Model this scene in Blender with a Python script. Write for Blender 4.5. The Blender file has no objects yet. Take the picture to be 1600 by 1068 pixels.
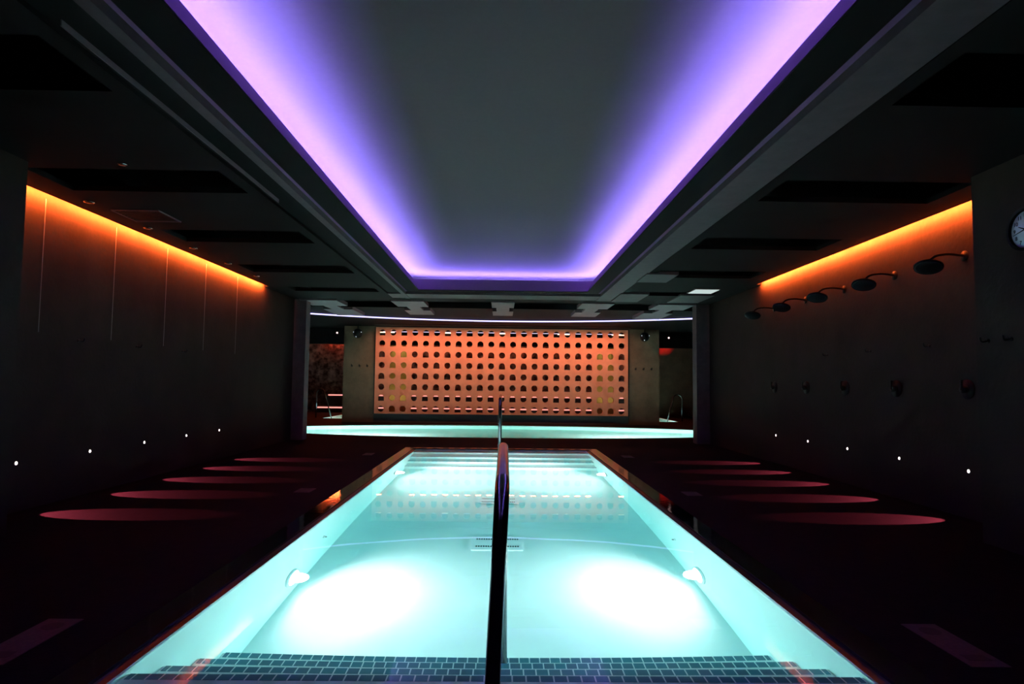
import bpy, bmesh, math, random
from mathutils import Vector, Matrix

# ------------------------------------------------------------------ camera, world, exposure
scene = bpy.context.scene
COL = scene.collection
H = 1.25                                    # camera height over the water level (z = 0)
cam_d = bpy.data.cameras.new('camera')
cam_d.lens = 36.0 * 1020.0 / 1600.0
cam_d.sensor_width = 36.0
cam_d.sensor_fit = 'HORIZONTAL'
cam_d.clip_start = 0.05
cam = bpy.data.objects.new('camera', cam_d)
COL.objects.link(cam)
yaw, pit, rol = math.radians(.84), math.radians(3.70), math.radians(.66)
F = Vector((math.sin(yaw) * math.cos(pit), math.cos(yaw) * math.cos(pit), math.sin(pit)))
R = Vector((math.cos(yaw), -math.sin(yaw), 0))
U = R.cross(F)
R2 = R * math.cos(rol) + U * math.sin(rol)
U2 = U * math.cos(rol) - R * math.sin(rol)
m = Matrix((R2, U2, -F)).transposed().to_4x4()
m.translation = Vector((0, 0, H))
cam.matrix_world = m
scene.camera = cam
w = bpy.data.worlds.new('world')
scene.world = w
w.use_nodes = True
w.node_tree.nodes['Background'].inputs[0].default_value = (0.02, 0.02, 0.03, 1)
w.node_tree.nodes['Background'].inputs[1].default_value = 0.02
scene.view_settings.view_transform = 'Standard'
scene.view_settings.look = 'None'
scene.view_settings.gamma = 1.0
scene.view_settings.exposure = 0.0
scene.view_settings.use_curve_mapping = False

# light levels
L_VIOLET = 690.0
L_ORANGE = 2100.0
L_ARC = 2.6
P_UNDER = 265.0
P_WASH = 90.0
P_STEP = 190.0

# ------------------------------------------------------------------ materials
def mat(name, col, rough=.6, metal=0.0, spec=.5, noise=0.0, nscale=4.0, bump=0.0, bscale=30.0):
    mt = bpy.data.materials.new(name)
    mt.use_nodes = True
    nt = mt.node_tree
    b = nt.nodes['Principled BSDF']
    b.inputs['Base Color'].default_value = (*col, 1)
    b.inputs['Roughness'].default_value = rough
    b.inputs['Metallic'].default_value = metal
    b.inputs['Specular IOR Level'].default_value = spec
    if noise or bump:
        tc = nt.nodes.new('ShaderNodeTexCoord')
    if noise:
        n = nt.nodes.new('ShaderNodeTexNoise')
        n.inputs['Scale'].default_value = nscale
        n.inputs['Detail'].default_value = 8
        n.inputs['Roughness'].default_value = .65
        nt.links.new(tc.outputs['Object'], n.inputs['Vector'])
        r = nt.nodes.new('ShaderNodeMapRange')
        r.inputs['From Min'].default_value = .3
        r.inputs['From Max'].default_value = .7
        r.inputs['To Min'].default_value = 1 - noise
        r.inputs['To Max'].default_value = 1 + noise
        nt.links.new(n.outputs['Fac'], r.inputs['Value'])
        mx = nt.nodes.new('ShaderNodeVectorMath')
        mx.operation = 'SCALE'
        mx.inputs[0].default_value = col
        nt.links.new(r.outputs[0], mx.inputs['Scale'])
        nt.links.new(mx.outputs[0], b.inputs['Base Color'])
    if bump:
        n2 = nt.nodes.new('ShaderNodeTexNoise')
        n2.inputs['Scale'].default_value = bscale
        n2.inputs['Detail'].default_value = 4
        nt.links.new(tc.outputs['Object'], n2.inputs['Vector'])
        bp = nt.nodes.new('ShaderNodeBump')
        bp.inputs['Strength'].default_value = bump
        bp.inputs['Distance'].default_value = .01
        nt.links.new(n2.outputs['Fac'], bp.inputs['Height'])
        nt.links.new(bp.outputs[0], b.inputs['Normal'])
    return mt

def emit(name, col, strength):
    mt = bpy.data.materials.new(name)
    mt.use_nodes = True
    nt = mt.node_tree
    nt.nodes.remove(nt.nodes['Principled BSDF'])
    e = nt.nodes.new('ShaderNodeEmission')
    e.inputs[0].default_value = (*col, 1)
    e.inputs[1].default_value = strength
    nt.links.new(e.outputs[0], nt.nodes['Material Output'].inputs[0])
    return mt

def water_mat(name, bump, scale, dens=.42, acol=(0.0, .90, .88), refl=.6):
    mt = bpy.data.materials.new(name)
    mt.use_nodes = True
    nt = mt.node_tree
    nt.nodes.remove(nt.nodes['Principled BSDF'])
    rf = nt.nodes.new('ShaderNodeBsdfRefraction')
    rf.inputs['Roughness'].default_value = 0
    rf.inputs['IOR'].default_value = 1.33
    gl = nt.nodes.new('ShaderNodeBsdfGlossy')
    gl.inputs['Roughness'].default_value = 0.0
    fr = nt.nodes.new('ShaderNodeFresnel')
    fr.inputs['IOR'].default_value = 1.33
    mu = nt.nodes.new('ShaderNodeMath')
    mu.operation = 'MULTIPLY'
    mu.inputs[1].default_value = refl
    nt.links.new(fr.outputs[0], mu.inputs[0])
    g = nt.nodes.new('ShaderNodeMixShader')
    nt.links.new(mu.outputs[0], g.inputs[0])
    nt.links.new(rf.outputs[0], g.inputs[1])
    nt.links.new(gl.outputs[0], g.inputs[2])
    tc = nt.nodes.new('ShaderNodeTexCoord')
    n = nt.nodes.new('ShaderNodeTexNoise')
    n.inputs['Scale'].default_value = scale
    n.inputs['Detail'].default_value = 2
    nt.links.new(tc.outputs['Object'], n.inputs['Vector'])
    bp = nt.nodes.new('ShaderNodeBump')
    bp.inputs['Strength'].default_value = 1.0
    bp.inputs['Distance'].default_value = bump
    nt.links.new(n.outputs['Fac'], bp.inputs['Height'])
    for q in (rf, gl, fr):
        nt.links.new(bp.outputs[0], q.inputs['Normal'])
    v = nt.nodes.new('ShaderNodeVolumeAbsorption')
    v.inputs['Color'].default_value = (*acol, 1)
    v.inputs['Density'].default_value = dens
    out = nt.nodes['Material Output']
    nt.links.new(g.outputs[0], out.inputs['Surface'])
    nt.links.new(v.outputs[0], out.inputs['Volume'])
    return mt

def tile_mat():
    mt = bpy.data.materials.new('mosaic_tile')
    mt.use_nodes = True
    nt = mt.node_tree
    b = nt.nodes['Principled BSDF']
    b.inputs['Roughness'].default_value = .3
    tc = nt.nodes.new('ShaderNodeTexCoord')
    br = nt.nodes.new('ShaderNodeTexBrick')
    br.offset = 0.0
    br.inputs['Color1'].default_value = (.07, .24, .31, 1)
    br.inputs['Color2'].default_value = (.10, .18, .25, 1)
    br.inputs['Mortar'].default_value = (.85, .88, .88, 1)
    br.inputs['Scale'].default_value = 1
    br.inputs['Mortar Size'].default_value = .0035
    br.inputs['Mortar Smooth'].default_value = .1
    br.inputs['Brick Width'].default_value = .06
    br.inputs['Row Height'].default_value = .5
    nt.links.new(tc.outputs['Object'], br.inputs['Vector'])
    nt.links.new(br.outputs['Color'], b.inputs['Base Color'])
    return mt

def stone_mat():
    mt = bpy.data.materials.new('relief_stone')
    mt.use_nodes = True
    nt = mt.node_tree
    b = nt.nodes['Principled BSDF']
    b.inputs['Roughness'].default_value = .8
    tc = nt.nodes.new('ShaderNodeTexCoord')
    v = nt.nodes.new('ShaderNodeTexVoronoi')
    v.inputs['Scale'].default_value = 3.2
    nt.links.new(tc.outputs['Object'], v.inputs['Vector'])
    n = nt.nodes.new('ShaderNodeTexNoise')
    n.inputs['Scale'].default_value = 6
    n.inputs['Detail'].default_value = 8
    nt.links.new(tc.outputs['Object'], n.inputs['Vector'])
    cr = nt.nodes.new('ShaderNodeValToRGB')
    cr.color_ramp.elements[0].position = .35
    cr.color_ramp.elements[0].color = (.05, .04, .035, 1)
    cr.color_ramp.elements[1].position = .65
    cr.color_ramp.elements[1].color = (.6, .5, .45, 1)
    nt.links.new(n.outputs['Fac'], cr.inputs[0])
    mx = nt.nodes.new('ShaderNodeMixRGB')
    mx.blend_type = 'MULTIPLY'
    mx.inputs[0].default_value = .8
    nt.links.new(cr.outputs[0], mx.inputs[1])
    nt.links.new(v.outputs['Distance'], mx.inputs[2])
    nt.links.new(mx.outputs[0], b.inputs['Base Color'])
    return mt

M = dict(
    concrete=mat('dark_concrete', (.022, .0155, .012), .8, spec=.15, noise=.3, nscale=1.6, bump=.25, bscale=25),
    pier=mat('grey_concrete', (.10, .08, .09), .75, noise=.3, nscale=5, bump=.2),
    wing=mat('olive_concrete', (.13, .078, .046), .8, noise=.3, nscale=3, bump=.2),
    deck=mat('dark_deck_stone', (.010, .008, .0085), .8, spec=.06, noise=.35, nscale=9, bump=.3, bscale=60),
    coping=mat('polished_dark_coping', (.008, .008, .009), .05, spec=.6, bump=.05, bscale=14),
    gutter=mat('dark_gutter', (.01, .012, .016), .35),
    soffit=mat('dark_soffit_paint', (.0055, .0045, .0052), .8, spec=.1, noise=.2, nscale=3),
    plenum=mat('black_paint', (.004, .004, .004), .95, spec=.05),
    recess=mat('white_ceiling_paint', (.115, .09, .095), .95, spec=.1, noise=.03, nscale=20),
    frame=mat('grey_frame_paint', (.07, .044, .054), .7, noise=.2, nscale=8),
    plate=mat('pale_grey_plate', (.135, .09, .11), .6, noise=.15, nscale=6),
    plaster=mat('white_pool_plaster', (.84, .89, .87), .8, noise=.03, nscale=2),
    steel=mat('dark_steel', (.2, .2, .215), .2, metal=1.0),
    white=mat('white_plastic', (.85, .87, .87), .5),
    black=mat('black_metal', (.006, .006, .006), .5, spec=.2),
    chrome=mat('brushed_steel', (.55, .55, .57), .22, metal=1.0),
    joint=mat('pale_joint', (.16, .15, .145), .5),
    screen=mat('terracotta_screen', (.64, .215, .125), .8, noise=.14, nscale=3, bump=.2),
    stone=stone_mat(),
    olive=mat('olive_plaster', (.4, .3, .08), .8, noise=.15, nscale=5),
    marker=mat('pale_marker_tile', (.07, .045, .05), .6, noise=.4, nscale=40),
    dark_mark=mat('dark_marking', (.02, .015, .015), .6),
    clock_face=mat('clock_face_white', (.8, .82, .9), .5),
    bench=mat('dark_bench_stone', (.06, .05, .05), .5),
    tile=tile_mat(),
    water=water_mat('pool_water', .0002, 1.6, dens=.28),
    rwater=water_mat('round_pool_water', .006, 3.5, dens=.2, acol=(.15, .97, .84)),
    violet=emit('violet_led', (.235, .185, 1.0), L_VIOLET),
    orange=emit('orange_led', (1.0, .125, .02), L_ORANGE),
    arc=emit('cool_violet_led', (.5, .45, 1.0), L_ARC),
    redled=emit('red_led', (1.0, .3, .25), 1.6),
    backorange=emit('back_orange_led', (1.0, .12, .03), 190),
    amber=emit('amber_led', (1.0, .6, .38), 3.0),
    dot=emit('step_light_lens', (1.0, .78, .8), 5),
    under=emit('underwater_lamp', (.9, 1.0, 1.0), 20),
    panel_light=emit('pale_panel_light', (.72, .88, .85), .75),
    glint=emit('glint_glow', (.8, .85, 1.0), 1.0),  # glow for the painted glints on the ball fixtures
)

# ------------------------------------------------------------------ helpers
def link(name, me, m, parent=None, smooth=False):
    o = bpy.data.objects.new(name, me)
    COL.objects.link(o)
    if m is not None:
        me.materials.clear()
        me.materials.append(m)
    if parent is not None:
        o.parent = parent
    if smooth:
        for p in me.polygons:
            p.use_smooth = True
    return o

def finish(bm, name, m, parent=None, smooth=False, recalc=True):
    if recalc:
        bmesh.ops.recalc_face_normals(bm, faces=bm.faces)
    me = bpy.data.meshes.new(name)
    bm.to_mesh(me)
    bm.free()
    return link(name, me, m, parent, smooth)

def abox(bm, x0, x1, y0, y1, z0, z1):
    v = [bm.verts.new((x, y, z)) for x in (x0, x1) for y in (y0, y1) for z in (z0, z1)]
    for f in ((0, 1, 3, 2), (4, 6, 7, 5), (0, 4, 5, 1), (2, 3, 7, 6), (0, 2, 6, 4), (1, 5, 7, 3)):
        bm.faces.new([v[i] for i in f])
    return v

def boxes(name, lst, m, parent=None, bevel=0.0):
    bm = bmesh.new()
    for b in lst:
        abox(bm, *b)
    if bevel:
        bmesh.ops.bevel(bm, geom=list(bm.edges), offset=bevel, segments=2, affect='EDGES')
    return finish(bm, name, m, parent)

def tag(o, label, cat, group=None, kind=None):
    if label: o['label'] = label
    if cat: o['category'] = cat
    if group: o['group'] = group
    if kind: o['kind'] = kind
    return o

def struct(o):
    o['kind'] = 'structure'
    return o

def empty(name, loc=(0, 0, 0), label=None, cat=None, group=None):
    o = bpy.data.objects.new(name, None)
    o.empty_display_size = .1
    COL.objects.link(o)
    o.location = loc
    return tag(o, label, cat, group)

def tube_bm(bm, pts, r, n=16, cap=True):
    pts = [Vector(p) for p in pts]
    rings = []
    up = None
    for i, p in enumerate(pts):
        d = (pts[min(i + 1, len(pts) - 1)] - pts[max(i - 1, 0)]).normalized()
        if up is None:
            up = Vector((1, 0, 0)) if abs(d.x) < .8 else Vector((0, 1, 0))
        a = (up - d * up.dot(d)).normalized()
        up = a
        b = d.cross(a)
        rr = r[i] if isinstance(r, (list, tuple)) else r
        rings.append([bm.verts.new(p + (a * math.cos(t) + b * math.sin(t)) * rr)
                      for t in [2 * math.pi * k / n for k in range(n)]])
    for i in range(len(rings) - 1):
        for k in range(n):
            bm.faces.new([rings[i][k], rings[i][(k + 1) % n], rings[i + 1][(k + 1) % n], rings[i + 1][k]])
    if cap:
        bm.faces.new(rings[0][::-1])
        bm.faces.new(rings[-1])

def tube(name, pts, r, m, parent=None, n=16):
    bm = bmesh.new()
    tube_bm(bm, pts, r, n)
    return finish(bm, name, m, parent, True)

def round_path(pts, rad, seg=8):
    pts = [Vector(p) for p in pts]
    out = [pts[0]]
    for i in range(1, len(pts) - 1):
        a = (pts[i - 1] - pts[i]).normalized()
        b = (pts[i + 1] - pts[i]).normalized()
        p0, p2 = pts[i] + a * rad, pts[i] + b * rad
        for k in range(seg + 1):
            t = k / seg
            out.append(p0 * (1 - t) ** 2 + pts[i] * 2 * t * (1 - t) + p2 * t * t)
    out.append(pts[-1])
    return out

def disc(name, c, axis, r, th, m, parent=None, n=28, r2=None):
    c = Vector(c)
    axis = Vector(axis).normalized()
    return tube(name, [c, c + axis * th], [r, r2 if r2 else r], m, parent, n)

def copy_tree(root, loc, label):
    c = root.copy()
    COL.objects.link(c)
    c.location = loc
    c['label'] = label
    for ch in list(root.children):
        d = ch.copy()
        COL.objects.link(d)
        d.parent = c
        for g in list(ch.children):
            e = g.copy()
            COL.objects.link(e)
            e.parent = d
    return c

def text_mesh(name, s, size, m, parent, mw):
    cu = bpy.data.curves.new(name, 'FONT')
    cu.body = s
    cu.size = size
    cu.align_x = 'CENTER'
    cu.align_y = 'CENTER'
    cu.extrude = .0008
    t = bpy.data.objects.new(name, cu)
    COL.objects.link(t)
    bpy.context.view_layer.update()
    me = bpy.data.meshes.new_from_object(t.evaluated_get(bpy.context.evaluated_depsgraph_get()))
    bpy.data.objects.remove(t)
    bpy.data.curves.remove(cu)
    me.transform(mw)
    return link(name, me, m, parent)

def lamp(name, kind, loc, target, power, col, parent=None, **kw):
    d = bpy.data.lights.new(name, kind)
    d.energy = power
    d.color = col
    for k, v in kw.items():
        setattr(d, k, v)
    o = bpy.data.objects.new(name, d)
    COL.objects.link(o)
    o.location = loc
    o.rotation_euler = (Vector(target) - Vector(loc)).to_track_quat('-Z', 'Y').to_euler()
    if parent:
        o.parent = parent
    return o

# ------------------------------------------------------------------ layout numbers
W = 4.47            # side walls
WN = 3.90           # near, inner side walls
YC = 5.30           # corner of the near walls
ZC = 3.02           # underside of the dark ceiling
PX = 1.60           # half width of the long pool
PY0, PY1 = 2.62, 12.42
PD = 1.17           # its depth
DK = .02            # deck level
EA, EB, EYC = 6.3, 2.23, 17.33     # the round pool
BX, BY0, BY1 = 6.1, 22.5, 25.5     # the water behind the screen

# ------------------------------------------------------------------ deck
def holes(x):
    h = []
    ax = abs(x)
    if ax <= 1.83:
        h.append((PY0 - .23, PY1 + .23))
    if ax <= EA:
        s = EB * math.sqrt(max(0, 1 - (x / EA) ** 2))
        h.append((EYC - s, EYC + s))
    if ax <= BX:
        h.append((BY0, BY1))
    return h
xs = sorted(set([-9, 9, -1.83, 1.83, -BX, BX] + [EA * math.sin(math.radians(t)) for t in range(-90, 91, 2)]))
bm = bmesh.new()
for a, b in zip(xs[:-1], xs[1:]):
    mid = (a + b) / 2
    e = (b - a) * 1e-4
    ha, hb = holes(a + e), holes(b - e)
    ya, yb = -3.5, -3.5
    for (p0, p1), (q0, q1) in list(zip(ha, hb)) + [((28, 28), (28, 28))]:
        bm.faces.new([bm.verts.new(v) for v in ((a, ya, DK), (b, yb, DK), (b, q0, DK), (a, p0, DK))])
        ya, yb = p1, q1
bmesh.ops.remove_doubles(bm, verts=bm.verts, dist=1e-3)
for f in bm.faces:
    if f.normal.z < 0: f.normal_flip()
struct(finish(bm, 'floor', M['deck'], recalc=False))

# ------------------------------------------------------------------ walls
def wall(name, b, m='concrete'):
    return struct(boxes(name, [b], M[m]))
wall('wall_left', (-W - .15, -W, YC - .2, 14.3, -.1, 3.6))
wall('wall_right', (W, W + .15, YC - .2, 14.3, -.1, 3.6))
wall('wall_near_left', (-WN - .72, -WN, -3.5, YC, -.1, 3.6))
wall('wall_near_right', (WN, WN + .72, -3.5, YC, -.1, 3.6))
wall('wall_behind', (-WN - .1, WN + .1, -3.65, -3.5, -.1, 3.6))
wall('wall_left_return', (-W - .0, -4.215, 14.0, 14.3, -.1, 3.6), 'pier')
wall('wall_right_return', (4.19, W + .0, 14.0, 14.3, -.1, 3.6), 'pier')
wall('wall_left_flank', (-9.1, -W - .15, 14.15, 14.3, -.1, 3.6))
wall('wall_right_flank', (W + .15, 9.1, 14.15, 14.3, -.1, 3.6))
wall('wall_far_left', (-9.1, -8.9, 14.3, 28.2, -.1, 3.8))
wall('wall_far_right', (8.9, 9.1, 14.3, 28.2, -.1, 3.8))
struct(boxes('wall_back', [(-9.1, 9.1, 27.9, 28.1, -.1, 3.8)], M['stone']))
wall('wall_right_back', (6.2, 8.9, 25.9, 26.1, -.1, 3.8), 'wing')
# block that carries the screen: two olive concrete wings and a dark plinth
wall('wall_screen_left', (-4.965, -3.995, 20.5, 21.3, .0, 3.4), 'wing')
wall('wall_screen_right', (3.99, 4.95, 20.5, 21.3, .0, 3.4), 'wing')
struct(boxes('baseboard_screen', [(-3.995, 3.99, 20.52, 20.9, .0, .29)], M['bench']))
# thin pale joints down the left wall
for i, y in enumerate((6.335, 7.505, 8.66, 9.80, 10.97)):
    struct(boxes('trim_%d' % (i + 1), [(-W, -W + .003, y - .003, y + .003, 1.7, 3.0)], M['joint']))

# ------------------------------------------------------------------ ceiling
Y0 = -3.5
slots = [(1.2, 1.85), (3.3, 3.95), (5.45, 6.1), (7.65, 8.3), (9.9, 10.56), (12.2, 12.72)]
cb = []
for s in (-1, 1):
    x_in, x_out = 2.3, W - .09
    def sb(a, b, y0, y1, z0=ZC, z1=ZC + .05):
        cb.append((min(s * a, s * b), max(s * a, s * b), y0, y1, z0, z1))
    y = Y0
    for (a, b) in slots:
        sb(x_in, x_out, y, a)
        sb(x_in, x_in + .12, a, b)
        sb(4.05, x_out, a, b)
        y = b
    sb(x_in, x_out, y, 14.1)
    # boards that close the strip over the end of each wall slot
    sb(x_out, W, (12.2 if s < 0 else 11.15), 14.3)
cb.append((-2.3, 2.3, 13.57, 14.1, ZC, ZC + .05))
cb.append((-2.3, -2.02, Y0, 13.57, ZC + .03, ZC + .06))
struct(boxes('ceiling', cb, M['soffit']))
# far ceiling, up to the curved cove edge
def arcy(x):
    return 18.62 - (1 - math.sqrt(max(0, 1 - (x / 9.9) ** 2))) * 10.2
bm = bmesh.new()
ns = 48
top = []
for k in range(ns):
    xa, xb = -9 + 18 * k / ns, -9 + 18 * (k + 1) / ns
    bm.faces.new([bm.verts.new(v) for v in ((xa, 15.3, ZC + .06), (xb, 15.3, ZC + .06), (xb, 20.0, ZC + .06), (xa, 20.0, ZC + .06))])
abox(bm, -9, 9, 15.3, 15.36, ZC + .0, ZC + .12)
struct(finish(bm, 'ceiling', M['soffit']))
bm = bmesh.new()
for k in range(ns):
    xa, xb = -8.9 + 17.8 * k / ns, -8.9 + 17.8 * (k + 1) / ns
    ya, yb = max(14.4, arcy(xa)), max(14.4, arcy(xb))
    bm.faces.new([bm.verts.new(v) for v in ((xa, ya, ZC), (xb, yb, ZC), (xb, 21.4, ZC), (xa, 21.4, ZC))])
    bm.faces.new([bm.verts.new(v) for v in ((xa, ya, ZC), (xb, yb, ZC), (xb, yb, ZC + .035), (xa, ya, ZC + .035))])
struct(finish(bm, 'ceiling', M['soffit']))
struct(boxes('ceiling', [(-9, 9, Y0, 28.1, 3.8, 3.86), (-9, -2.2, Y0, 14.2, 3.5, 3.55), (2.2, 9, Y0, 14.2, 3.5, 3.55),
                         (-9, 9, 14.0, 15.3, 3.5, 3.55)], M['plenum']))
struct(boxes('ceiling', [(-W + .09, -W + .11, YC, 14.3, ZC, 3.55), (W - .11, W - .09, YC, 14.3, ZC, 3.55)], M['plenum']))  # unseen boards added to keep the orange glow out of the ceiling slots
struct(boxes('ceiling', [(-8.9, 8.9, 21.35, 21.62, 2.50, 3.79)], M['soffit']))
# recessed ceiling of the cove
RZ = 3.46
struct(boxes('ceiling', [(-2.2, 2.2, Y0, 13.75, RZ, RZ + .04), (-2.24, -2.2, Y0, 13.75, 3.10, RZ), (2.2, 2.24, Y0, 13.75, 3.10, RZ),
                         (-2.24, 2.24, 13.75, 13.79, 3.10, RZ), (-2.24, 2.24, 12.86, 13.79, 3.075, 3.12)], M['recess']))
# lip of the cove
bm = bmesh.new()
prof = [(1.60, ZC), (1.70, ZC + .2), (1.76, ZC + .2), (1.78, 3.12), (2.24, 3.12), (2.24, 3.07), (1.84, 3.07), (1.84, ZC)]
def ringp(d, z):     # rectangle path: left side, far side, right side
    s = d - 1.60
    return [(-d, Y0, z), (-d, 12.28 + (s if s < .2 else s) * (.3 if s <= .1 else 1) , z), (d, 12.28 + (s if s < .2 else s) * (.3 if s <= .1 else 1), z), (d, Y0, z)]
rings = [[bm.verts.new(v) for v in ringp(*p)] for p in prof]
for i in range(len(rings)):
    a, b = rings[i], rings[(i + 1) % len(rings)]
    for k in range(3):
        bm.faces.new([a[k], a[k + 1], b[k + 1], b[k]])
    # ends
bm.faces.new([r[0] for r in rings]); bm.faces.new([r[3] for r in rings])
lip_mat = mat('cove_lip_paint', (.17, .08, .18), .85, spec=.1)
struct(finish(bm, 'trim_6', lip_mat))
# dark underside skin of the lip, groove, grey outer frame
struct(boxes('trim_7', [(-1.84, -1.602, Y0, 12.52, ZC - .012, ZC - .001), (1.602, 1.84, Y0, 12.52, ZC - .012, ZC - .001),
                        (-1.602, 1.602, 12.285, 12.52, ZC - .012, ZC - .001)], M['soffit']))
struct(boxes('trim_8', [(-2.02, -1.94, Y0, 13.57, ZC - .01, ZC + .05),
                        (1.95, 2.28, Y0, 13.57, ZC - .01, ZC + .05), (-2.3, 2.3, 12.95, 13.57, ZC - .0, ZC + .05)], M['frame']))
struct(boxes('trim_9', [(-2.238, -2.231, 3.2, 6.4, ZC - .004, ZC + .03)], M['plate']))

# I shaped pale plates that bridge the ceiling gaps
def plate(x, w1, w2, w3, y0, y1, y2, y3, sk, label):
    bm = bmesh.new()
    c = [(x - w1 / 2, y0), (x + w1 / 2, y0), (x + sk * .3 + w1 / 2, y1), (x + sk * .3 + w2 / 2, y1), (x + sk * .6 + w2 / 2, y2),
         (x + sk * .6 + w3 / 2, y2), (x + sk + w3 / 2, y3), (x + sk - w3 / 2, y3), (x + sk * .6 - w3 / 2, y2), (x + sk * .6 - w2 / 2, y2),
         (x + sk * .3 - w2 / 2, y1), (x + sk * .3 - w1 / 2, y1)]
    lo = [bm.verts.new((a, b, ZC - .03)) for a, b in c]
    hi = [bm.verts.new((a, b, ZC + .05)) for a, b in c]
    bm.faces.new(lo); bm.faces.new(hi[::-1])
    for i in range(len(c)):
        j = (i + 1) % len(c)
        bm.faces.new([lo[i], lo[j], hi[j], hi[i]])
    o = finish(bm, 'ceiling_plate', M['plate'])
    return tag(o, label, 'ceiling plate', 'pale plates bridging the far ceiling gap')
plate(0, .5, .3, .5, 13.9, 14.9, 15.6, 16.6, 0, 'pale grey ceiling plate on the centre line behind the long cove')
plate(-2.05, .7, .3, .62, 13.9, 14.9, 15.6, 16.6, 0, 'pale grey ceiling plate behind the cove, just left of its far left corner')
plate(2.05, .7, .3, .62, 13.9, 14.9, 15.6, 16.6, 0, 'pale grey ceiling plate behind the cove, just right of its far right corner')
plate(-3.95, .8, .3, .7, 13.9, 14.9, 15.6, 17.0, 0, 'pale grey ceiling plate next to the left grey wall return')
plate(3.75, .8, .3, .7, 13.9, 14.9, 15.6, 17.0, 0, 'pale grey ceiling plate next to the right grey wall return')
tag(boxes('ceiling_plate', [(2.25, 2.75, 10.1, 10.9, ZC - .03, ZC + .02)], M['frame']), 'small grey plate stub on the right side of the cove frame', 'ceiling plate')
tag(boxes('ceiling_plate', [(2.25, 2.8, 12.35, 13.5, ZC - .03, ZC + .02)], M['frame']), 'grey plate at the far right corner of the cove frame', 'ceiling plate')
tag(boxes('ceiling_plate', [(3.45, 4.1, 12.5, 13.6, ZC - .02, ZC + .02)], M['frame']), 'grey plate just behind the glowing ceiling panel on the right', 'ceiling plate')
t = empty('ceiling_light', (3.72, 11.98, ZC), 'small pale glowing panel light in the ceiling near the right wall return', 'ceiling light')
boxes('frame', [(-.24, .24, -.27, .27, -.012, .0)], M['frame'], t)
boxes('diffuser', [(-.215, .215, -.245, .245, -.018, -.012)], M['panel_light'], t)

# ------------------------------------------------------------------ LED strips
tag(boxes('led_strip', [(-1.86, -1.84, Y0, 13.1, 3.178, 3.196)], M['violet']), 'violet LED strip hidden along the left side of the long cove', 'led strip', 'violet LED strips in the cove')
tag(boxes('led_strip', [(1.84, 1.86, Y0, 13.1, 3.178, 3.196)], M['violet']), 'violet LED strip hidden along the right side of the long cove', 'led strip', 'violet LED strips in the cove')
tag(boxes('led_strip', [(-1.83, 1.83, 13.08, 13.10, 3.178, 3.196)], M['violet']), 'violet LED strip hidden across the far end of the long cove', 'led strip', 'violet LED strips in the cove')
def slot_led(sgn, y1, label):
    t = empty('led_strip', (sgn * (W - .086), YC, 3.022), label, 'led strip', 'orange LED strips over the side walls')
    L = y1 - YC
    boxes('housing', [(0, .004, 0, L, 0, .035)] if sgn > 0 else [(-.004, 0, 0, L, 0, .035)], M['black'], t)
    bm = bmesh.new()
    x = sgn * .0045
    vs = [bm.verts.new(v) for v in ((x, 0, .008), (x, L, .008), (x, L, .026), (x, 0, .026))]
    bm.faces.new(vs)
    finish(bm, 'diodes', M['orange'], t)
slot_led(-1, 12.15, 'orange LED strip glowing along the top of the left wall')
slot_led(1, 11.12, 'orange LED strip glowing along the top of the right wall')
bm = bmesh.new()
for k in range(40):
    xa, xb = -5.6 + 11.2 * k / 40, -5.6 + 11.2 * (k + 1) / 40
    bm.faces.new([bm.verts.new(v) for v in ((xa, arcy(xa) - .012, ZC + .006), (xb, arcy(xb) - .012, ZC + .006), (xb, arcy(xb) - .012, ZC + .04), (xa, arcy(xa) - .012, ZC + .04))])
o = finish(bm, 'led_strip', M['arc'])
so = o.modifiers.new('thickness', 'SOLIDIFY'); so.thickness = .006
tag(o, 'curved bluish white LED strip in the ceiling above the round pool', 'led strip')
t = empty('led_strip', (-.7, 27.897, 3.42), 'orange LED strip high on the stone wall at the very back', 'led strip')
boxes('housing', [(-6.9, 6.9, -.10, 0, -.02, .02)], M['black'], t)
boxes('diodes', [(-6.9, 6.9, -.118, -.101, -.012, .012)], M['backorange'], t)
tag(boxes('led_strip', [(-3.9, 3.9, 21.335, 21.349, 2.91, 2.93)], emit('faint_violet_led', (.8, .65, .9), 1.1)), 'thin pale violet light line seen through the top row of screen holes', 'led strip')
for nm, x0, x1 in (('behind the top left corner of the screen', -4.1, -3.62), ('behind the sixth column of screen holes', -2.0, -1.7),
                   ('behind the twelfth column of screen holes, at its centre', -.1, .2), ('behind the seventeenth column of screen holes', 1.85, 2.25),
                   ('behind the top right corner of the screen', 3.68, 4.2)):
    tag(boxes('light_tube', [(x0 * .975, x1 * .975, 21.29, 21.33, 2.88, 2.91)], M['amber']), 'short warm white light tube ' + nm, 'light tube', 'short warm tubes behind the screen')

t = empty('led_strip', (-6.3, 27.897, 2.98), 'short added red strip brightening the top of the stone wall left of the screen', 'led strip')  # unseen strip added to redden the top of the stone wall
boxes('housing', [(-1.25, 1.0, -.08, 0, -.02, .02)], M['black'], t)
boxes('diodes', [(-1.25, 1.0, -.098, -.081, -.012, .012)], emit('added_red_glow', (1.0, .07, .015), 60), t)

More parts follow.
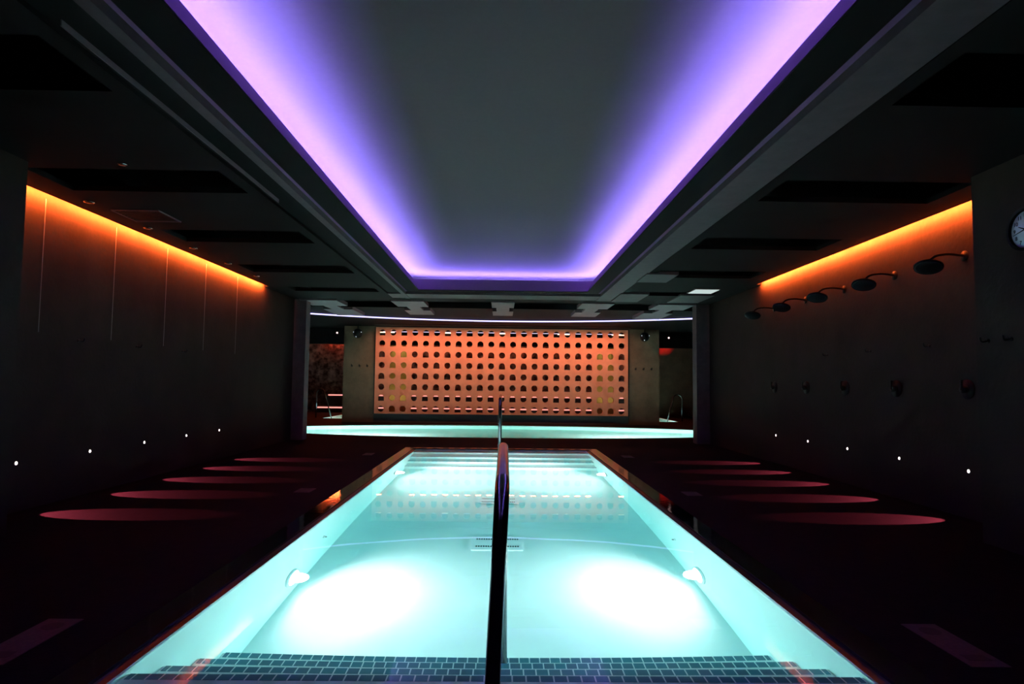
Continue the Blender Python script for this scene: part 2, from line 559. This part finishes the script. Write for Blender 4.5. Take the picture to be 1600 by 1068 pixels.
# ------------------------------------------------------------------ the screen
def make_screen():
    bm = bmesh.new()
    NC, NR, P, RH = 23, 8, .3418, .095
    x00 = -3.766; z00 = 2.827
    xl, xr, zt, zb = -3.97, 3.955, 2.99, .295
    yf, yb = 20.46, 20.54
    xb = [x00 + (c - .5) * P for c in range(NC + 1)]
    zbr = [z00 - (r - .5) * .3405 for r in range(NR + 1)]
    xb[0], xb[-1] = xl, xr
    zbr[0], zbr[-1] = zt, zb
    N = 32
    for r in range(NR):
        for c in range(NC):
            cx, cz = x00 + c * P, z00 - r * .3405
            arch = (r + c) % 2 == 0
            inner, outer = [], []
            for k in range(N):
                t = 2 * math.pi * k / N
                ct, st = math.cos(t), math.sin(t)
                rr = RH
                if arch and st < -1e-6:
                    rr = RH / max(abs(ct), abs(st))
                inner.append((cx + rr * ct, cz + rr * st))
                # outer: project on the square of the cell
                mx = max(abs(ct), abs(st))
                ux, uz = ct / mx, st / mx
                ex = (xb[c + 1] - cx) * ux if ux > 0 else (cx - xb[c]) * ux
                ez = (zbr[r] - cz) * uz if uz > 0 else (cz - zbr[r + 1]) * uz
                outer.append((cx + ex, cz + ez))
            fi = [bm.verts.new((a, yf, b)) for a, b in inner]
            fo = [bm.verts.new((a, yf, b)) for a, b in outer]
            bi = [bm.verts.new((a, yb, b)) for a, b in inner]
            bo = [bm.verts.new((a, yb, b)) for a, b in outer]
            for k in range(N):
                j = (k + 1) % N
                bm.faces.new([fo[k], fo[j], fi[j], fi[k]])
                bm.faces.new([fi[k], fi[j], bi[j], bi[k]])
                bm.faces.new([bi[k], bi[j], bo[j], bo[k]])
    for x in (xl, xr):
        bm.faces.new([bm.verts.new(v) for v in ((x, yf, zb), (x, yb, zb), (x, yb, zt), (x, yf, zt))])
    for z in (zb, zt):
        bm.faces.new([bm.verts.new(v) for v in ((xl, yf, z), (xr, yf, z), (xr, yb, z), (xl, yb, z))])
    bmesh.ops.remove_doubles(bm, verts=bm.verts, dist=1e-4)
    return finish(bm, 'panel', M['screen'])
scr = empty('pierced_screen', (0, 0, 0), 'large terracotta orange screen pierced with rows of round and arched holes', 'screen')
p = make_screen(); p.parent = scr
boxes('side_frame', [(-3.995, -3.97, 20.44, 20.6, .29, 3.0)], M['black'], scr)
boxes('side_frame', [(3.955, 3.99, 20.44, 20.6, .29, 3.0)], M['black'], scr)
# wall washer that lights the screen, flush in the ceiling just in front of it
ww = empty('wall_washer', (0, 19.75, ZC), 'long slim black wall washer in the ceiling in front of the orange screen', 'wall washer')
boxes('housing', [(-3.9, 3.9, -.05, .05, -.02, -.001)], M['black'], ww)
la = lamp('lens', 'AREA', (0, 0, -.03), (0, .75, -1.6), P_WASH, (1, .42, .25), ww, shape='RECTANGLE', size=7.6, size_y=.06, spread=math.radians(130))
# two olive columns behind the screen
for x, lb in ((-3.42, 'square olive column behind the left end of the orange screen'), (3.42, 'square olive column behind the right end of the orange screen')):
    t = empty('column', (x, 21.86, 0), lb, 'column', 'olive columns behind the screen')
    boxes('shaft', [(-.31, .31, -.2, .2, 0, 2.5)], M['olive'], t, .01)
    boxes('capital', [(-.33, .33, -.23, .23, 2.5, 2.585)], M['olive'], t, .01)
    lamp('column_fill', 'SPOT', (0, -.4, 2.5), (0, 0, 1.6), 14, (1, .75, .4), t, spot_size=math.radians(100), spot_blend=.6, shadow_soft_size=.03)  # hidden fill spots added to brighten the shaft; there is no fixture
    lamp('column_fill', 'SPOT', (0, -.85, .30), (0, 0, 1.9), 22, (1, .75, .4), t, spot_size=math.radians(80), spot_blend=.6, shadow_soft_size=.03)

# ------------------------------------------------------------------ tiered benches at the back
bench = empty('heated_bench', (0, 26.8, 0), 'dark two-tier bench with thin red light lines behind the screen', 'bench')
boxes('lower_tier', [(-7.55, 6.2, -.0, .8, .02, .265)], M['bench'], bench)
boxes('upper_tier', [(-7.25, 6.2, .5, 1.08, .265, .76)], M['bench'], bench)
boxes('light_line', [(-7.5, 6.2, -.012, -.002, .20, .25)], M['redled'], bench)
boxes('light_line', [(-7.2, 6.2, .488, .498, .70, .745)], M['redled'], bench)

# ------------------------------------------------------------------ long pool
pool = empty('swimming_pool', (0, 0, 0), 'long rectangular glowing turquoise pool with steps at both ends', 'pool')
bm = bmesh.new()
def quad(*v): bm.faces.new([bm.verts.new(p) for p in v])
a, b, c, d = -PX, PX, PY0, PY1
quad((a, c, -PD), (b, c, -PD), (b, d, -PD), (a, d, -PD))
quad((a, c, -PD), (a, d, -PD), (a, d, .012), (a, c, .012))
quad((b, c, -PD), (b, d, -PD), (b, d, .012), (b, c, .012))
quad((a, c, -PD), (b, c, -PD), (b, c, .012), (a, c, .012))
quad((a, d, -PD), (b, d, -PD), (b, d, .012), (a, d, .012))
bmesh.ops.remove_doubles(bm, verts=bm.verts, dist=1e-4)
finish(bm, 'basin', M['plaster'], pool)
near_steps = [(3.935, -.89), (3.60, -.61), (3.237, -.30), (2.93, -.045)]
far_steps = [(10.96, -.89), (11.30, -.61), (11.64, -.33), (12.03, -.05)]
for (y, z) in near_steps:
    s = boxes('step', [(-PX + .002, PX - .002, PY0 + .002, y, -PD, z)], M['plaster'], pool)
    boxes('tile_band', [(-PX + .012, PX - .012, y - .052, y + .003, z - .03, z + .003)], M['tile'], s)
for (y, z) in far_steps:
    s = boxes('step', [(-PX + .002, PX - .002, y, PY1 - .002, -PD, z)], M['plaster'], pool)
    boxes('tile_band', [(-PX + .012, PX - .012, y - .003, y + .045, z - .018, z + .003)], M['tile'], s)
cp = boxes('coping', [(-1.83, -1.66, PY0 - .23, PY1 + .23, -.1, DK + .002), (1.66, 1.83, PY0 - .23, PY1 + .23, -.1, DK + .002),
                 (-1.66, 1.66, PY0 - .23, PY0 - .06, -.1, DK + .002), (-1.66, 1.66, PY1 + .06, PY1 + .23, -.1, DK + .002)], M['coping'], pool)
boxes('gutter', [(-1.66, -1.602, PY0 - .06, PY1 + .06, -.1, .006), (1.602, 1.66, PY0 - .06, PY1 + .06, -.1, .006),
                 (-1.602, 1.602, PY0 - .06, PY0 - .002, -.1, .006), (-1.602, 1.602, PY1 + .002, PY1 + .06, -.1, .006)], M['gutter'], pool)
boxes('water', [(-PX - .004, PX + .004, PY0 - .004, PY1 + .004, -PD - .02, 0)], M['water'], pool)

# underwater lamps
def uw(x, y, z, label, power=P_UNDER):
    s = -1 if x > 0 else 1
    t = empty('underwater_light', (x, y, z), label, 'pool light', 'underwater lamps of the long pool')
    disc('ring', (0, 0, 0), (s, 0, 0), .15, .02, M['white'], t, r2=.14)
    disc('lens', (s * .02, 0, 0), (s, 0, 0), .12, .008, M['under'], t, r2=.10)
    lamp('lamp', 'SPOT', (s * .06, 0, 0), (s * 1.0, -.12, -.05), power, (1.0, .73, .74), t, spot_size=math.radians(172), spot_blend=.6, shadow_soft_size=.07)
    return t
uw(-PX, 5.15, -.86, 'round white underwater lamp on the left pool wall nearest the viewer')
uw(PX, 5.30, -.88, 'round white underwater lamp on the right pool wall nearest the viewer')
uw(-PX, 10.05, -.72, 'round white underwater lamp on the left pool wall near the far steps', 340)
uw(PX, 10.05, -.72, 'round white underwater lamp on the right pool wall near the far steps', 340)
# inlets
for s, w_ in ((-1, 'left'), (1, 'right')):
    t = empty('pool_inlet', (s * PX, 6.05, -.62), 'tiny round white inlet fitting on the %s pool wall' % w_, 'pool inlet', 'small inlets on the pool walls')
    disc('flange', (0, 0, 0), (-s, 0, 0), .03, .012, M['white'], t)
    disc('nozzle', (-s * .012, 0, 0), (-s, 0, 0), .014, .015, M['chrome'], t)
# floor drains
def grate(y0, y1, label):
    yc = (y0 + y1) / 2
    hw, hl = .245, (y1 - y0) / 2
    t = empty('floor_drain', (-.028, yc, -PD), label, 'floor drain', 'square drain grates on the pool floor')
    boxes('cover', [(-hw, hw, -hl, hl, .001, .02)], M['white'], t, .003)
    for yy in (-hl * .5, hl * .55):
        boxes('slot_row', [(-hw + .04 + .0235 * k, -hw + .054 + .0235 * k, yy - .02, yy + .02, .0195, .0215) for k in range(18)], M['dark_mark'], t)
grate(6.25, 6.71, 'white square drain grate on the pool floor, the nearer one')
grate(8.22, 8.58, 'white square drain grate on the pool floor, the farther one')

# ------------------------------------------------------------------ hand rails
def handrail(name, label, pts, flange=None, ring=None, r=.027, m='black', group=None, parts=True):
    t = empty(name, (pts[0][0], pts[0][1], 0), label, 'handrail', group)
    o = Vector((pts[0][0], pts[0][1], 0))
    P = [Vector(p) - o for p in round_path(pts, .16)]
    tube('rail', P, r, M[m], t, 20)
    for f in (flange or []):
        f = Vector(f) - o
        bm = bmesh.new()
        tube_bm(bm, [f, f + Vector((0, 0, .006)), f + Vector((0, 0, .014)), f + Vector((0, 0, .02))], [.06, .06, .05, r + .003], 24)
        finish(bm, 'flange', M['chrome'], t, True)
    return t
handrail('pool_handrail', 'dark steel handrail on the near pool steps, close to the viewer',
         [(-.028, 2.30, DK), (.006, 2.34, .885), (.012, 3.72, .91), (.022, 3.80, -.89)],
         flange=[(-.028, 2.30, DK + .002), (.022, 3.80, -.888)], m='steel')
handrail('pool_handrail', 'dark steel handrail on the far pool steps in front of the round pool',
         [(-.03, 11.75, -.33), (-.03, 11.85, .98), (-.02, 13.1, 1.02), (-.02, 13.15, DK)],
         flange=[(-.03, 11.75, -.325), (-.02, 13.15, DK + .002)], m='steel')
handrail('pool_handrail', 'thin bent handrail in front of the grey wall right of the screen',
         [(6.3, 22.8, DK), (6.3, 22.8, .93), (6.03, 22.8, .97), (5.72, 22.8, -.2)], r=.02, m='steel')
handrail('pool_handrail', 'thin bent handrail in front of the red-lit steps left of the screen',
         [(-6.42, 22.8, DK), (-6.42, 22.8, .98), (-6.18, 22.8, 1.0), (-5.82, 22.8, -.2)], r=.02, m='steel')

# ------------------------------------------------------------------ round pool
rp = empty('round_pool', (0, 0, 0), 'wide round turquoise pool across the back in front of the screen', 'pool')
bm = bmesh.new()
n = 96
ring = [(EA * math.cos(2 * math.pi * k / n), EYC + EB * math.sin(2 * math.pi * k / n)) for k in range(n)]
v0 = [bm.verts.new((x, y, DK)) for x, y in ring]
v1 = [bm.verts.new((x, y, -1.1)) for x, y in ring]
for k in range(n):
    bm.faces.new([v0[k], v0[(k + 1) % n], v1[(k + 1) % n], v1[k]])
bm.faces.new(v1)
finish(bm, 'basin', M['plaster'], rp)
bm = bmesh.new()
v0 = [bm.verts.new((x * 1.001, EYC + (y - EYC) * 1.002, 0)) for x, y in ring]
v1 = [bm.verts.new((x * 1.001, EYC + (y - EYC) * 1.002, -1.12)) for x, y in ring]
for k in range(n):
    bm.faces.new([v0[k], v0[(k + 1) % n], v1[(k + 1) % n], v1[k]])
bm.faces.new(v1); bm.faces.new(v0[::-1])
finish(bm, 'water', M['rwater'], rp)
for x, y, lb in ((-3.6, 15.58, 'left'), (3.6, 15.58, 'right')):
    t = empty('underwater_light', (x, y, -.5), 'round underwater lamp in the %s half of the round pool' % lb, 'pool light', 'underwater lamps of the round pool')
    disc('ring', (0, .0, 0), (0, 1, 0), .115, .02, M['white'], t, r2=.105)
    disc('lens', (0, .02, 0), (0, 1, 0), .085, .008, M['under'], t, r2=.07)
    lamp('lamp', 'SPOT', (0, .1, 0), (0, 2.0, -.35), 1000, (1.0, .88, .92), t, spot_size=math.radians(160), spot_blend=.8, shadow_soft_size=.07)
# water behind the screen
bp_ = empty('back_pool', (0, 0, 0), 'strip of pale lit water behind the screen, visible on both its sides', 'pool')
bm = bmesh.new()
a, b, c, d, e = -BX, BX, BY0, BY1, -1.0
quad((a, c, e), (b, c, e), (b, d, e), (a, d, e))
quad((a, c, e), (a, d, e), (a, d, DK), (a, c, DK)); quad((b, c, e), (b, d, e), (b, d, DK), (b, c, DK))
quad((a, c, e), (b, c, e), (b, c, DK), (a, c, DK)); quad((a, d, e), (b, d, e), (b, d, DK), (a, d, DK))
bmesh.ops.remove_doubles(bm, verts=bm.verts, dist=1e-4)
finish(bm, 'basin', M['plaster'], bp_)
boxes('water', [(-BX - .004, BX + .004, BY0 - .004, BY1 + .004, -1.02, 0)], M['rwater'], bp_)
for s, lb in ((-1, 'left'), (1, 'right')):
    t = empty('underwater_light', (s * 5.2, BY0, -.5), 'underwater lamp below the thin %s back handrail' % lb, 'pool light', 'underwater lamps of the back pool')
    disc('ring', (0, .0, 0), (0, 1, 0), .115, .02, M['white'], t, r2=.105)
    disc('lens', (0, .02, 0), (0, 1, 0), .085, .008, M['under'], t, r2=.07)
    lamp('lamp', 'SPOT', (0, .1, 0), (0, 2.0, -.7), 130, (.85, 1.0, .95), t, spot_size=math.radians(150), spot_blend=.8, shadow_soft_size=.07)

# ------------------------------------------------------------------ wall step lights
def step_light(s, x, y, label):
    t = empty('step_light', (x, y, .472), label, 'step light', 'small step lights low on the side walls')
    disc('bezel', (0, 0, 0), (-s, 0, 0), .022, .006, M['black'], t, 20)
    bm = bmesh.new()
    bmesh.ops.create_uvsphere(bm, u_segments=14, v_segments=8, radius=.016)
    for v in bm.verts: v.co.x = v.co.x * .5 - s * .006
    finish(bm, 'lens', M['dot'], t, True)
    tgt = (-s * math.sin(math.radians(54)), 0, -math.cos(math.radians(54)))
    lamp('lamp', 'SPOT', (-s * .022, 0, 0), tgt, P_STEP, (1, .11, .19), t, spot_size=math.radians(50), spot_blend=.15, shadow_soft_size=.008).scale = (.66, 1, 1)
    return t
ordn = ['first and nearest', 'second', 'third', 'fourth', 'fifth and farthest']
for i, y in enumerate((6.14, 7.22, 8.30, 9.39, 10.47)):
    step_light(-1, -W, y, 'tiny white step light low on the left wall, the %s of five' % ordn[i])
for i, y in enumerate((6.23, 7.32, 8.42, 9.51, 10.62)):
    step_light(1, W, y, 'tiny white step light low on the right wall, the %s of five' % ordn[i])

# ------------------------------------------------------------------ showers on the right wall
def shower(y, label):
    t = empty('wall_shower', (W, y, 2.54), label, 'shower', 'round shower heads on the right wall')
    disc('wall_flange', (0, 0, 0), (-1, 0, 0), .05, .012, M['black'], t)
    P = round_path([(0, 0, 0), (-.16, 0, .02), (-.30, 0, .0), (-.36, 0, -.07)], .06, 6)
    tube('arm', P, .013, M['black'], t, 12)
    bm = bmesh.new()
    a = Vector((-.36, 0, -.07)); d = Vector((-.26, -.36, -1)).normalized()
    tube_bm(bm, [a, a + d * .02, a + d * .035, a + d * .045, a + d * .06], [.018, .024, .1, .128, .125], 32)
    finish(bm, 'head', M['black'], t, True)
    bm = bmesh.new()
    tube_bm(bm, [a + d * .0601, a + d * .063], [.112, .108], 32)
    finish(bm, 'spray_face', M['gutter'], t, True)
    return t
def valve(y, label):
    t = empty('shower_valve', (W, y, 1.25), label, 'shower valve', 'dark shower valves on the right wall')
    disc('plate', (0, 0, 0), (-1, 0, 0), .095, .012, M['black'], t, 32)
    disc('knob', (-.012, 0, 0), (-1, 0, 0), .035, .05, M['black'], t)
    boxes('lever', [(-.075, -.055, -.012, .012, -.01, .09)], M['black'], t, .003)
sy = (6.19, 7.32, 8.42, 9.51, 10.62)
for i, y in enumerate(sy):
    shower(y, 'black round shower head on a bent arm, right wall, %s of five' % ordn[i])
    valve(y + .02, 'dark round shower valve with lever, right wall, %s of five' % ordn[i])

def hook(x, y, z, s, label, group):
    t = empty('robe_hook', (x, y, z), label, 'robe hook', group)
    disc('base', (0, 0, 0), (-s, 0, 0), .018, .008, M['black'], t, 16)
    tube('peg', round_path([(0, 0, 0), (-s * .06, 0, -.01), (-s * .07, 0, .03)], .015, 4), .008, M['black'], t, 10)
for i, y in enumerate((6.93, 8.03, 9.18)):
    hook(-W, y, 1.655, -1, 'small black robe hook on the left wall, %s of three' % ('nearest', 'middle', 'farthest')[i], 'robe hooks on the left wall')
for i, y in enumerate((6.75, 7.85, 8.9)):
    hook(W, y, 1.70, 1, 'small black robe hook on the right wall, %s of three' % ('nearest', 'middle', 'farthest')[i], 'robe hooks on the right wall')
for i, y in enumerate((5.17, 4.93)):
    hook(WN, y, 1.64, 1, 'small dark robe hook below the wall clock, the %s one' % ('left', 'right')[i], 'robe hooks below the clock')
def back_hook(x, label, g):
    t = empty('robe_hook', (x, 20.5, 1.77), label, 'robe hook', g)
    disc('base', (0, 0, 0), (0, -1, 0), .03, .01, M['black'], t, 16)
    tube('peg', round_path([(0, 0, 0), (0, -.06, -.02), (0, -.08, .05)], .015, 4), .014, M['black'], t, 10)
for i, x in enumerate((-4.70, -4.46, -4.22)):
    back_hook(x, 'black hook on the olive wall left of the screen, %s of three' % ('left', 'middle', 'right')[i], 'hooks left of the screen')
for i, x in enumerate((4.20, 4.45, 4.70)):
    back_hook(x, 'black hook on the olive wall right of the screen, %s of three' % ('left', 'middle', 'right')[i], 'hooks right of the screen')

# ------------------------------------------------------------------ clock on the near right wall
ck = empty('wall_clock', (WN, 4.735, 2.445), 'round wall clock with black rim and white face on the near right wall', 'clock')
def cring(name, pr, m, parent):
    bm = bmesh.new()
    rings = [[bm.verts.new((-d, r * math.cos(2 * math.pi * k / 48), r * math.sin(2 * math.pi * k / 48))) for k in range(48)] for r, d in pr]
    for i in range(len(rings)):
        a, b = rings[i], rings[(i + 1) % len(rings)]
        for k in range(48):
            bm.faces.new([a[k], a[(k + 1) % 48], b[(k + 1) % 48], b[k]])
    return finish(bm, name, m, parent, False)
cring('rim', [(.165, .001), (.165, .035), (.155, .045), (.14, .04), (.14, .001)], M['black'], ck)
disc('face', (-.002, 0, 0), (-1, 0, 0), .145, .012, M['clock_face'], ck, 48)
rot = Matrix(((0, 0, -1, 0), (-1, 0, 0, 0), (0, 1, 0, 0), (0, 0, 0, 1)))     # text x -> -Y, text y -> Z, faces -X
for h in range(1, 13):
    a = math.radians(90 - 30 * h)
    off = Matrix.Translation((-.0155, -.108 * math.cos(a), .108 * math.sin(a)))
    text_mesh('numeral', str(h), .042, M['black'], ck, off @ rot)
def hand(name, ang, ln, wd, dx):
    a = math.radians(90 - ang)
    d = Vector((0, -math.cos(a), math.sin(a))); s = Vector((0, d.z, -d.y))
    bm = bmesh.new()
    lo, hi = [], []
    for p in (d * -.02 + s * wd, d * ln + s * wd * .4, d * ln - s * wd * .4, d * -.02 - s * wd):
        lo.append(bm.verts.new(p + Vector((-dx, 0, 0)))); hi.append(bm.verts.new(p + Vector((-dx - .0015, 0, 0))))
    bm.faces.new(lo); bm.faces.new(hi[::-1])
    for i in range(4): bm.faces.new([lo[i], lo[(i + 1) % 4], hi[(i + 1) % 4], hi[i]])
    finish(bm, name, M['black'], ck)
hand('hour_hand', 294, .07, .006, .019)
hand('minute_hand', 256, .118, .0045, .022)
disc('hub', (-.0145, 0, 0), (-1, 0, 0), .009, .011, M['black'], ck, 16)

# ------------------------------------------------------------------ ceiling fittings
for i, y in enumerate((6.49, 7.58, 8.70, 9.81, 10.95)):
    t = empty('downlight', (-4.15, y, ZC), 'small unlit recessed downlight over the left wall, %s of five' % ordn[i], 'downlight', 'unlit downlights above the left wall')
    cr = bmesh.new()
    tube_bm(cr, [(0, 0, 0), (0, 0, -.006), (0, 0, -.010)], [.05, .05, .036], 28)
    finish(cr, 'trim_ring', M['chrome'], t, True)
    disc('lens', (0, 0, -.0101), (0, 0, -1), .03, .002, M['gutter'], t, 24)
t = empty('downlight', (-3.14, 5.31, ZC), 'small unlit ceiling fitting above and left of the near left wall corner', 'downlight')
disc('trim_ring', (0, 0, 0), (0, 0, -1), .04, .01, M['chrome'], t, 24, r2=.03)
disc('lens', (0, 0, -.0101), (0, 0, -1), .022, .002, M['gutter'], t, 24)
vt = empty('ceiling_vent', (-3.85, 7.0, ZC), 'square dark ceiling vent with thin pale rim on the left', 'ceiling vent')
boxes('rim', [(-.25, -.235, -.24, .24, -.012, 0), (.235, .25, -.24, .24, -.012, 0), (-.235, .235, -.24, -.225, -.012, 0), (-.235, .235, .225, .24, -.012, 0)], M['plate'], vt)
boxes('grille', [(-.235, .235, -.22 + .055 * k, -.19 + .055 * k, -.008, 0) for k in range(8)], M['black'], vt)
for (x, y, lb) in ((-5.40, 2.86, 'left'), (5.47, 2.83, 'right')):
    t = empty('beam_light', (x, 21.35, y), 'tiny lit pinkish lamp on the dark beam, %s of the screen' % lb, 'wall light', 'tiny lit lamps at the back')
    disc('trim_ring', (0, 0, 0), (0, -1, 0), .045, .008, M['black'], t, 20)
    disc('lens', (0, -.0081, 0), (0, -1, 0), .028, .01, emit('pink_downlight', (1, .6, .6), 2.5), t, 20, r2=.022)
for x, lb in ((-4.47, 'left'), (4.42, 'right')):
    t = empty('globe_light', (x, 20.18, 2.765), 'black ball fixture with three tiny glints, wall %s of the screen' % lb, 'globe light', 'black ball fixtures beside the screen')
    bm = bmesh.new(); bmesh.ops.create_uvsphere(bm, u_segments=28, v_segments=16, radius=.15)
    finish(bm, 'ball', M['black'], t, True)
    tube('stem', [(0, 0, .14), (0, 0, .255)], .015, M['black'], t)
    tube('stem', [(0, .14, 0), (0, .32, 0)], .015, M['black'], t)
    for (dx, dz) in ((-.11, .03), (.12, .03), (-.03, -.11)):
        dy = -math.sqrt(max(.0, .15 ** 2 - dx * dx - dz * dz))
        disc('painted_glint', (dx, dy + .003, dz), (dx * .3, dy, dz * .3), .014, .008, M['glint'], t, 12)  # highlights on the ball, painted as small glowing discs
# red lamp washing the wall right of the screen
t = empty('red_spotlight', (6.1, 21.62, 2.62), 'small red spotlight behind the dark beam, aimed at the wall right of the screen', 'spotlight')
disc('housing', (0, 0, 0), (0, 1, 0), .05, .12, M['black'], t, 20)
lamp('lamp', 'SPOT', (0, .13, 0), (.30, 4.2, .30), 1800, (1, .02, .02), t, spot_size=math.radians(14), spot_blend=1.0, shadow_soft_size=.02)

# ------------------------------------------------------------------ depth marker tiles on the deck
def marker(x0, x1, y0, y1, label):
    t = empty('deck_marker', ((x0 + x1) / 2, (y0 + y1) / 2, DK), label, 'deck marker', 'pale marker tiles on the pool deck')
    hx, hy = (x1 - x0) / 2, (y1 - y0) / 2
    boxes('tile', [(-hx, hx, -hy, hy, .0005, .004)], M['marker'], t, .001)
    bm = bmesh.new()
    tube_bm(bm, [(0, hy * .62, .0041), (0, hy * .62, .005)], [hx * .55, hx * .55], 20)
    finish(bm, 'pictogram', M['dark_mark'], t)
    boxes('bar', [(-hx * .6, hx * .6, -hy * .75, -hy * .5, .0041, .005)], M['dark_mark'], t)
marker(-2.31, -2.13, 2.92, 3.47, 'pale reddish marker tile on the left deck, nearest the viewer')
marker(2.10, 2.28, 2.95, 3.47, 'pale dim marker tile on the right deck, nearest the viewer')
marker(-2.31, -2.13, 7.40, 7.68, 'small pale marker tile on the left deck beside the pool middle')
marker(2.10, 2.28, 7.40, 7.68, 'small pale marker tile on the right deck beside the pool middle')
marker(-2.36, -2.20, 11.2, 11.55, 'small pale marker tile on the left deck beside the far steps')
marker(2.10, 2.28, 11.2, 11.55, 'small pale marker tile on the right deck beside the far steps')
